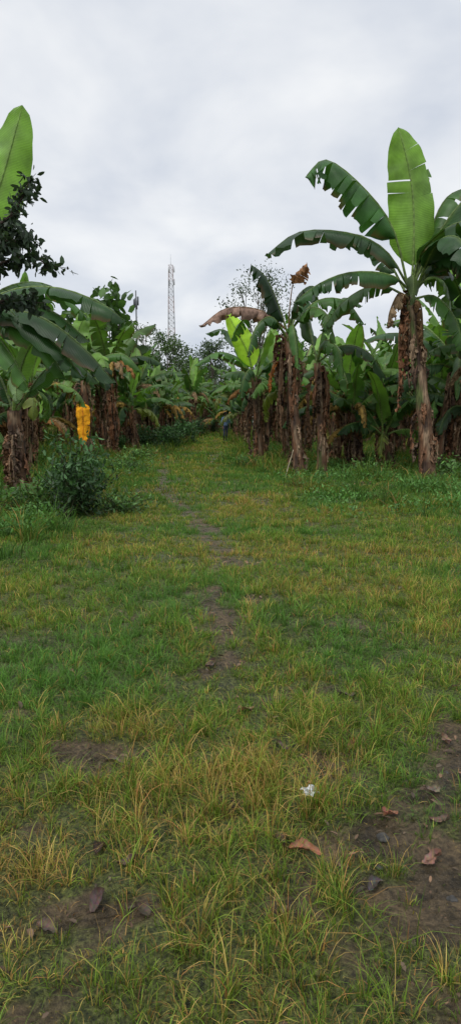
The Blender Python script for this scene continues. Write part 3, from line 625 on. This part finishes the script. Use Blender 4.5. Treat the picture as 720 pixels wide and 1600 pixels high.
# shrubs
def shrub_meshes(seed,Hs,r,nst,nl,ls,col,loose=.07):
    rg=random.Random(seed);Rn=np.random.default_rng(seed);b=B();P_=[]
    for i in range(nst):
        az=rg.uniform(0,6.28);rr=r*rg.uniform(.1,1);h=Hs*rg.uniform(.4,1.15)*(1-.35*rr/r)
        pp=catmull([(rg.gauss(0,r*.3),rg.gauss(0,r*.3),-.03),(math.cos(az)*rr*.5,math.sin(az)*rr*.5,h*.6),(math.cos(az)*rr,math.sin(az)*rr,h)],8)
        tube(b,pp,[.010*(1-.7*k/8)+.002 for k in range(9)],4,lambda t,a:(.06,.07,.03))
        for k in range(nl//nst):
            p=pp[rg.randint(1,8)];P_.append((p.x+rg.gauss(0,loose),p.y+rg.gauss(0,loose),max(.02,p.z+rg.gauss(0,loose*.8))))
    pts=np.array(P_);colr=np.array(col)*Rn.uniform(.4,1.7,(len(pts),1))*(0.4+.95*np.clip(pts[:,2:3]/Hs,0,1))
    V,q,Cc=cards(pts,np.full(len(pts),ls),colr,Rn,.1,.38,1.5)
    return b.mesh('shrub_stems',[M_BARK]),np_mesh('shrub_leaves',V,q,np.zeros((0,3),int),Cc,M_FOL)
S1=shrub_meshes(31,1.3,.74,28,1700,.10,(.06,.14,.045),.11)
S2=shrub_meshes(32,1.2,1.1,45,2600,.14,(.055,.13,.04),.12)
S3=shrub_meshes(33,.38,.6,26,900,.075,(.09,.19,.045),.08)
SH=[(S1,-2.35,9.7,0,1,'dark green leafy bush in the grass'),(S3,-3.1,10.2,2,1.3,'low green weeds below banana plants'),(S3,-1.75,10.0,1,1.0,'low green weed clump beside the bush'),(S1,-3.1,11.2,2,.5,'dark green leafy bush below banana plants'),
    (S2,-3.9,28.5,0,.95,'dark green bush at the edge of the track'),(S2,-2.9,30.5,1,.9,'dark green bush at the edge of the track'),(S2,-2.5,36,2,1.0,'dark green bush at the edge of the track'),(S2,-4.5,27,3,.6,'dark green bush at the edge of the track'),
    (S3,5.4,15.0,0,1.5,'low green weeds at the foot of a banana plant'),(S3,3.4,16.2,1,1.2,'low green weeds at the foot of a banana plant'),(S3,.4,19.5,2,1,'low green weeds at the foot of a banana plant'),(S3,-3.4,12.6,2,1,'low green weeds at the foot of a banana plant'),(S3,-3.4,14.5,4,1.2,'low green weeds beside the track'),(S3,-2.9,18,5,1.1,'low green weeds beside the track'),(S3,-3.1,21.5,1,1.3,'low green weeds beside the track')]
rg=random.Random(12)
for i in range(15): SH.append((S2,-30+i*4+rg.uniform(-1,1),rg.uniform(84,92),rg.uniform(0,6),rg.uniform(2.2,2.9),'large green thicket bush behind the banana rows'))
for i,(bx_,by_) in enumerate([(-3.4,43),(-2.6,48),(-1.9,58),(.2,52),(-.9,64),(.5,56)]): SH.append((S2,bx_,by_,i,1.15,'dark green bush where the track bends away'))
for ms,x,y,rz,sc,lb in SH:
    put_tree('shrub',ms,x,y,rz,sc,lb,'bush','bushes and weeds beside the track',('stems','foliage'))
# ground cover of broad leaved weeds
n=38000
yy=R.uniform(8,30,n);xx=R.uniform(-1,1,n)*(.38*yy+1.5)
w_=np.where(xx>0,sstep(.6,2.8,xx+ (fbm(xx,yy,7,3)-.5)*2)*sstep(8.6,11.8,yy),sstep(-2.1,-3.0,xx+(fbm(xx,yy,8,3)-.5)*1.5))
w_=w_*sstep(.42,.6,fbm(xx*1.4,yy*1.4,66,3))*.8
keep=R.random(n)<w_;xx=xx[keep];yy=yy[keep]
xx=np.repeat(xx,5)+R.normal(0,.07,len(xx)*5);yy=np.repeat(yy,5)+R.normal(0,.07,len(yy)*5)
pts=np.stack([xx,yy,height(xx,yy)+R.uniform(.01,.22,len(xx))],1)
colr=np.array([.08,.19,.04])*R.uniform(.5,1.5,(len(pts),1))
V,q,Cc=cards(pts,np.full(len(pts),.07),colr,R,-.2,.36,1.2)
obj('weed_cover',np_mesh('weed_cover',V,q,np.zeros((0,3),int),Cc,M_FOL),kind='stuff',label='low broad-leaved green weeds under banana plants',category='weeds')
# small litter
n=8000
ly=np.sqrt(R.uniform(1.1**2,6.5**2,n));lx=R.uniform(-1,1,n)*(.4*ly+.6)
kp=R.random(n)<(.08+.92*bare(lx,ly));lx=lx[kp];ly=ly[kp]
n2_=420;lx=np.concatenate([lx,R.normal(2.6,.6,n2_)]);ly=np.concatenate([ly,R.normal(14,.25,n2_)])
pts=np.stack([lx,ly,height(lx,ly)+.010],1);n=len(pts)
t=R.random((n,1));colr=(np.array([.22,.125,.07])*(1-t)+np.array([.13,.10,.065])*t)*R.uniform(.3,1.4,(n,1))
az=R.uniform(0,6.28,n);L=(.006+.045*R.random(n)**3)[:,None]*(1+(ly>8)*2.2)[:,None];d=np.stack([np.cos(az),np.sin(az),R.normal(0,.25,n)],1);s=np.stack([-np.sin(az),np.cos(az),R.normal(0,.35,n)],1)*R.uniform(.4,1.4,(n,1))
up=np.array([0,0,.12])
V=np.stack([pts,pts+d*L*.3+s*L*.2+up*L,pts+d*L*.75+s*L*.16+up*L,pts+d*L,pts+d*L*.75-s*L*.16+up*L,pts+d*L*.3-s*L*.2+up*L],1).reshape(-1,3)
b0=np.arange(n)*6;q=np.concatenate([np.stack([b0,b0+1,b0+2,b0+3],1),np.stack([b0,b0+3,b0+4,b0+5],1)])
obj('leaf_litter',np_mesh('leaf_litter',V,q,np.zeros((0,3),int),np.repeat(colr,6,axis=0),M_LIT),kind='stuff',label='small brown leaf scraps scattered on mud',category='leaf litter')
# individual fallen leaves
def fallen(seed,L,W,col,curl):
    rg=random.Random(seed);b=B();nl_,nw=14,6;g_=[]
    for i in range(nl_+1):
        t=i/nl_;w=W*math.sin(math.pi*min(1,max(0,t**.85)))**.75*(1+.1*rg.gauss(0,1))+.001
        row=[]
        for j in range(nw+1):
            s=j/nw*2-1
            row.append(b.vert((L*(t-.5),s*w/2+.12*W*math.sin(t*4+seed),.002+curl*W*s*s*(.6+.5*math.sin(t*5+seed))+.05*L*math.sin(t*3.1)+rg.gauss(0,.0018)),mixc(tuple(c*rg.uniform(.65,1.2) for c in col),(.03,.02,.012),.5 if j in(0,nw) or (j==nw//2) else 0),(t,s)))
        g_.append(row)
    for i in range(nl_):
        for j in range(nw): b.f.append((g_[i][j],g_[i+1][j],g_[i+1][j+1],g_[i][j+1]));b.m.append(0)
    tube(b,[Vector((-L*.5,0,.006)),Vector((-L*.62,.004,.008))],[.0016,.001],5,lambda t,a:(.09,.05,.03))
    return b.mesh('fallen_leaf',[M_LIT])
FL=[(.26,2.03,.12,.042,(.46,.20,.10),-.25,'orange brown fallen leaf lying on mud'),(.60,2.22,.065,.042,(.30,.12,.07),.5,'reddish brown fallen leaf on mud'),(.80,2.36,.08,.045,(.28,.21,.14),.8,'pale tan fallen leaf on mud'),
    (.77,2.18,.08,.035,(.22,.13,.09),.1,'brown fallen leaf on mud'),(.685,1.99,.09,.04,(.24,.13,.09),.4,'brown fallen leaf on mud'),(-.42,1.83,.09,.04,(.13,.085,.07),1.2,'dark brown fallen leaf on mud'),(-.46,2.06,.08,.035,(.10,.07,.05),1.4,'dark brown fallen leaf on mud'),
    (.18,2.1,.08,.04,(.15,.10,.07),1.9,'dark brown fallen leaf in grass'),(.62,3.25,.10,.05,(.08,.055,.04),.2,'dark brown fallen leaf in grass'),(.24,2.72,.08,.04,(.10,.065,.045),2.5,'dark brown fallen leaf in grass'),(-.35,2.0,.07,.035,(.12,.08,.065),.3,'dark brown fallen leaf on mud'),(-.27,1.78,.07,.035,(.13,.095,.06),2.2,'tan fallen leaf in grass'),
    (.47,1.88,.07,.04,(.1,.085,.08),.6,'dark fallen leaf pressed in mud'),(-.5,2.62,.10,.035,(.15,.1,.07),.1,'dry brown fallen leaf on mud'),(.08,3.1,.11,.045,(.3,.16,.09),.8,'reddish brown fallen leaf in grass'),(.98,2.75,.09,.045,(.26,.16,.1),1.7,'brown fallen leaf on mud'),(-.12,3.7,.1,.05,(.12,.08,.06),.9,'dark brown fallen leaf on mud'),(.55,2.75,.11,.03,(.3,.12,.05),1.1,'reddish brown fallen leaf in grass'),
    (-.55,1.72,.08,.035,(.14,.095,.07),2.6,'brown fallen leaf on mud'),(.85,1.75,.08,.035,(.2,.13,.09),1.9,'brown fallen leaf on mud')]
for i,(x,y_,L,W,c,rz,lb) in enumerate(FL):
    o=obj('fallen_leaf',fallen(50+i,L,W,c,.5),label=lb,category='leaf',group='fallen leaves on the ground')
    o.location=(x,y_,H(x,y_)+.008);o.rotation_euler=(random.Random(i).uniform(-.15,.15),random.Random(i+9).uniform(-.12,.12),rz)
# crumpled wrapper
rg=random.Random(3);b=B();g_=[]
for i in range(13):
    row=[]
    for j in range(11):
        x=(i/12-.5)*.066;yv=(j/10-.5)*.046
        cc=rg.random();c=(.72,.73,.75) if cc>.35 else (.25,.27,.3)
        row.append(b.vert((x+rg.gauss(0,.002)+.004*math.sin(j*1.3),yv+rg.gauss(0,.002)+.005*math.sin(i*.9),.006+abs(rg.gauss(0,.005))-.4*(x*x+yv*yv)*4),c))
    g_.append(row)
for i in range(12):
    for j in range(10): b.f.append((g_[i][j],g_[i+1][j],g_[i+1][j+1],g_[i][j+1]));b.m.append(0)
me=b.mesh('crumpled_wrapper',[M_LIT]);me.polygons.foreach_set('use_smooth',np.zeros(len(me.polygons),dtype=bool))
o=obj('crumpled_wrapper',me,label='crumpled white and silver wrapper lying in the grass',category='litter');o.location=(.312,2.34,H(.312,2.34)+.034);o.rotation_euler=(.2,0,.4)
# stones
def stone(seed,r,c):
    import bmesh
    bm_=bmesh.new();bmesh.ops.create_icosphere(bm_,subdivisions=3,radius=r);rg=random.Random(seed);k=[Vector((rg.gauss(0,1),rg.gauss(0,1),rg.gauss(0,1))).normalized() for _ in range(7)]
    for v_ in bm_.verts:
        n_=v_.co.normalized();v_.co*=1+sum(.1*math.sin(3*n_.dot(q_)*2+seed) for q_ in k)*.5;v_.co.z*=.5
    me=bpy.data.meshes.new('stone');bm_.to_mesh(me);bm_.free();me.materials.append(c)
    me.polygons.foreach_set('use_smooth',np.ones(len(me.polygons),dtype=bool));return me
MS=flat_mat('wet_stone',(.05,.047,.042),.7,0,.6,60)
for i,(x,y_,r) in enumerate([(.545,2.1,.022),(.5,1.97,.012),(.70,1.83,.016),(.34,1.95,.010),(.66,1.72,.012),(.82,1.9,.014),(.9,2.5,.012)]):
    o=obj('stone',stone(i,r,MS),label='small dark grey stone pressed into mud',category='stone',group='stones in the mud');o.location=(x,y_,H(x,y_)+.002)
# leaning stick
b=B();tube(b,catmull([(0,0,0),(.09,0,.35),(.2,.02,.72)],8),[.016-.001*i for i in range(9)],7,lambda t,a:(.42,.36,.25))
o=obj('wooden_stick',b.mesh('wooden_stick',[M_BARK]),label='thin pale stick leaning beside a banana plant',category='stick');o.location=(1.35,15.9,H(1.35,15.9)-.03)
# ------------------------------------------------------------ lattice tower
MT=flat_mat('galvanised_steel',(.36,.37,.39),.6,.3,.1,.5);MR=flat_mat('weathered_painted_steel',(.42,.36,.36),.6,0,.1,.5);MWp=flat_mat('white_antenna_panel',(.6,.6,.62),.5)
def lattice(Ht,w0,w1,nb):
    b=B();cc=(0,0,0)
    cor=lambda z:[Vector((sx*(w0+(w1-w0)*z/Ht)/2,sy*(w0+(w1-w0)*z/Ht)/2,z)) for sx,sy in ((-1,-1),(1,-1),(1,1),(-1,1))]
    for i in range(nb):
        z0,z1=Ht*i/nb,Ht*(i+1)/nb;A=cor(z0);D=cor(z1);mi=i//3%2
        for k in range(4):
            tube(b,[A[k],D[k]],[.10,.10],4,lambda t,a:cc,mi);tube(b,[A[k],D[(k+1)%4]],[.05,.05],4,lambda t,a:cc,mi);tube(b,[A[(k+1)%4],D[k]],[.05,.05],4,lambda t,a:cc,mi);tube(b,[D[k],D[(k+1)%4]],[.05,.05],4,lambda t,a:cc,mi)
    return b
e=bpy.data.objects.new('radio_tower',None);COL.objects.link(e);e.location=(-22.2,250,H(-22.2,250));e['label']='tall steel lattice radio tower rising beyond the plantation';e['category']='tower'
obj('mast',lattice(57,3.6,1.5,30).mesh('tower_mast',[MT,MR]),e)
b=B();tube(b,[Vector((0,0,57)),Vector((0,0,61))],[.08,.04],6,lambda t,a:(0,0,0));obj('lightning_rod',b.mesh('lightning_rod',[MT]),e)
for k,zz in enumerate((55.5,55.5,55.5,51,51)):
    az=k*2.1;b=B();c=Vector((math.cos(az)*1.25,math.sin(az)*1.25,zz));tube(b,[c-Z*1.1,c-Z*1.08,c+Z*1.08,c+Z*1.1],[.05,.2,.2,.05],8,lambda t,a:(0,0,0));obj('antenna',b.mesh('tower_antenna',[MWp]),e)
# slim antenna mast
e=bpy.data.objects.new('antenna_mast',None);COL.objects.link(e);e.location=(-19.8,140,H(-19.8,140));e['label']='slim dark mast with clustered antennas above the trees';e['category']='mast'
MD=flat_mat('dark_steel',(.10,.11,.12),.6)
b=B();tube(b,[Vector((0,0,0)),Vector((0,0,14)),Vector((0,0,27.5))],[.25,.2,.12],8,lambda t,a:(0,0,0));obj('pole',b.mesh('mast_pole',[MD]),e)
for k in range(4):
    az=k*1.57+.4;b=B();c=Vector((math.cos(az)*.4,math.sin(az)*.4,25.4-.3*k));tube(b,[c-Z*.9,c-Z*.88,c+Z*.88,c+Z*.9],[.05,.2,.2,.05],6,lambda t,a:(0,0,0));obj('antenna',b.mesh('mast_antenna',[MD]),e)
# ------------------------------------------------------------ person
import bmesh
def person(x,y_):
    vs=[];ed=[];ra=[]
    def ad(p,r,par=None):
        vs.append(p);ra.append(r);i=len(vs)-1
        if par is not None: ed.append((par,i))
        return i
    pel=ad((0,0,.95),.15);sp=ad((0,0,1.15),.14,pel);ch=ad((0,0,1.33),.16,sp);nk=ad((0,0,1.47),.06,ch);hd0=ad((0,-.01,1.54),.075,nk);hd=ad((0,-.015,1.62),.095,hd0);ht=ad((0,-.01,1.69),.075,hd);ad((0,-.10,1.60),.02,hd)
    for s in (-1,1):
        sh=ad((s*.18,0,1.40),.065,ch);el=ad((s*.25,-.02,1.13),.045,sh);wr=ad((s*.24,-.12,.90),.03,el);pa=ad((s*.235,-.14,.84),.032,wr)
        for k in range(4):
            f1=ad((s*.235+(k-1.5)*.018,-.155-.004*k,.78),.009,pa);ad((s*.235+(k-1.5)*.018,-.15,.745-.004*abs(k-1.5)),.008,f1)
        th=ad((s*.20,-.17,.82),.01,pa);ad((s*.195,-.185,.79),.008,th)
        hp=ad((s*.10,0,.88),.095,pel);kn=ad((s*.11,-.03+.06*s,.48),.062,hp);an=ad((s*.11,.06*s+.03,.09),.042,kn);ad((s*.12,.06*s-.13,.035),.035,an)
    me=bpy.data.meshes.new('person_base');me.from_pydata(vs,ed,[])
    tmp=bpy.data.objects.new('person_base',me);COL.objects.link(tmp)
    md=tmp.modifiers.new('s','SKIN')
    for i,r in enumerate(ra): me.skin_vertices[0].data[i].radius=(r,r*.85)
    me.skin_vertices[0].data[0].use_root=True
    sb=tmp.modifiers.new('b','SUBSURF');sb.levels=2;sb.render_levels=2
    bpy.context.view_layer.update()
    dg=bpy.context.evaluated_depsgraph_get();m2=bpy.data.meshes.new_from_object(tmp.evaluated_get(dg));bpy.data.objects.remove(tmp)
    m2.name='person_body';m2.materials.clear()
    for m_ in (flat_mat('skin',(.22,.12,.08),.6,0,.05),flat_mat('blue_shirt',(.16,.25,.42),.8),flat_mat('dark_blue_trousers',(.035,.05,.10),.85),flat_mat('rubber_boot',(.02,.02,.02),.5)): m2.materials.append(m_)
    for p_ in m2.polygons:
        c=p_.center;p_.use_smooth=True
        k=0
        if c.z<.36: k=3
        elif c.z<.96 and abs(c.x)<.19: k=2
        elif .9<=c.z<1.47 and not (abs(c.x)>.2 and c.z<1.1): k=1
        p_.material_index=k
    e=bpy.data.objects.new('person',None);COL.objects.link(e);e.location=(x,y_,H(x,y_));e.rotation_euler=(0,0,.5)
    e['label']='person in blue shirt and dark trousers walking on the track';e['category']='person'
    obj('body',m2,e)
    bm_=bmesh.new();bmesh.ops.create_icosphere(bm_,subdivisions=3,radius=.1)
    bmesh.ops.delete(bm_,geom=[v_ for v_ in bm_.verts if v_.co.z<-.01-(.05 if v_.co.y>0 else 0)],context='VERTS')
    hm=bpy.data.meshes.new('hair');bm_.to_mesh(hm);bm_.free();hm.materials.append(flat_mat('black_hair',(.015,.012,.01),.7))
    o=obj('hair',hm,e);o.location=(0,0,1.66)
person(-.3,38)
# ------------------------------------------------------------ world, sun, camera
w=bpy.data.worlds.new('World');scene.world=w;w.use_nodes=True;nt=w.node_tree;nd=nt.nodes;lk=nt.links;nd.clear()
out=N(nd,'ShaderNodeOutputWorld')
sky=N(nd,'ShaderNodeTexSky',sky_type='NISHITA');sky.sun_disc=False;sky.sun_elevation=math.radians(58);sky.sun_rotation=math.radians(150)
bg1=N(nd,'ShaderNodeBackground');bg1.inputs[1].default_value=.1;lk.new(sky.outputs[0],bg1.inputs[0])
tc=N(nd,'ShaderNodeTexCoord');sp=N(nd,'ShaderNodeSeparateXYZ');lk.new(tc.outputs['Generated'],sp.inputs[0])
ad=N(nd,'ShaderNodeMath',operation='ADD');ad.inputs[1].default_value=.35;ab=N(nd,'ShaderNodeMath',operation='ABSOLUTE');lk.new(sp.outputs[2],ab.inputs[0]);lk.new(ab.outputs[0],ad.inputs[0])
dx=N(nd,'ShaderNodeMath',operation='DIVIDE');lk.new(sp.outputs[0],dx.inputs[0]);lk.new(ad.outputs[0],dx.inputs[1])
dy=N(nd,'ShaderNodeMath',operation='DIVIDE');lk.new(sp.outputs[1],dy.inputs[0]);lk.new(ad.outputs[0],dy.inputs[1])
cb=N(nd,'ShaderNodeCombineXYZ');lk.new(dx.outputs[0],cb.inputs[0]);lk.new(dy.outputs[0],cb.inputs[1])
no=N(nd,'ShaderNodeTexNoise');no.inputs['Scale'].default_value=2.4;no.inputs['Detail'].default_value=5;no.inputs['Roughness'].default_value=.5;no.inputs['Distortion'].default_value=.2;lk.new(cb.outputs[0],no.inputs['Vector'])
cr=N(nd,'ShaderNodeValToRGB');e=cr.color_ramp.elements;e[0].position=.34;e[0].color=(.65,.70,.79,1);e[1].position=.64;e[1].color=(.97,.985,1,1);lk.new(no.outputs['Fac'],cr.inputs[0])
bg2=N(nd,'ShaderNodeBackground');bg2.inputs[1].default_value=1.0;lk.new(cr.outputs[0],bg2.inputs[0])
mx=N(nd,'ShaderNodeMixShader');mx.inputs[0].default_value=.92;lk.new(bg1.outputs[0],mx.inputs[1]);lk.new(bg2.outputs[0],mx.inputs[2]);lk.new(mx.outputs[0],out.inputs[0])
sl=bpy.data.lights.new('sun','SUN');sl.energy=1.5;sl.angle=math.radians(20);sl.color=(1,.97,.92)
so=bpy.data.objects.new('sun',sl);COL.objects.link(so);so.rotation_euler=(math.radians(32),0,math.radians(-30))
cam=bpy.data.cameras.new('camera');co=bpy.data.objects.new('camera',cam);COL.objects.link(co)
cam.sensor_fit='VERTICAL';cam.sensor_height=24;cam.lens=15.06;cam.clip_end=2000;cam.clip_start=.05
co.location=(0,0,1.5);co.rotation_euler=(math.radians(90-8.5),0,0);scene.camera=co
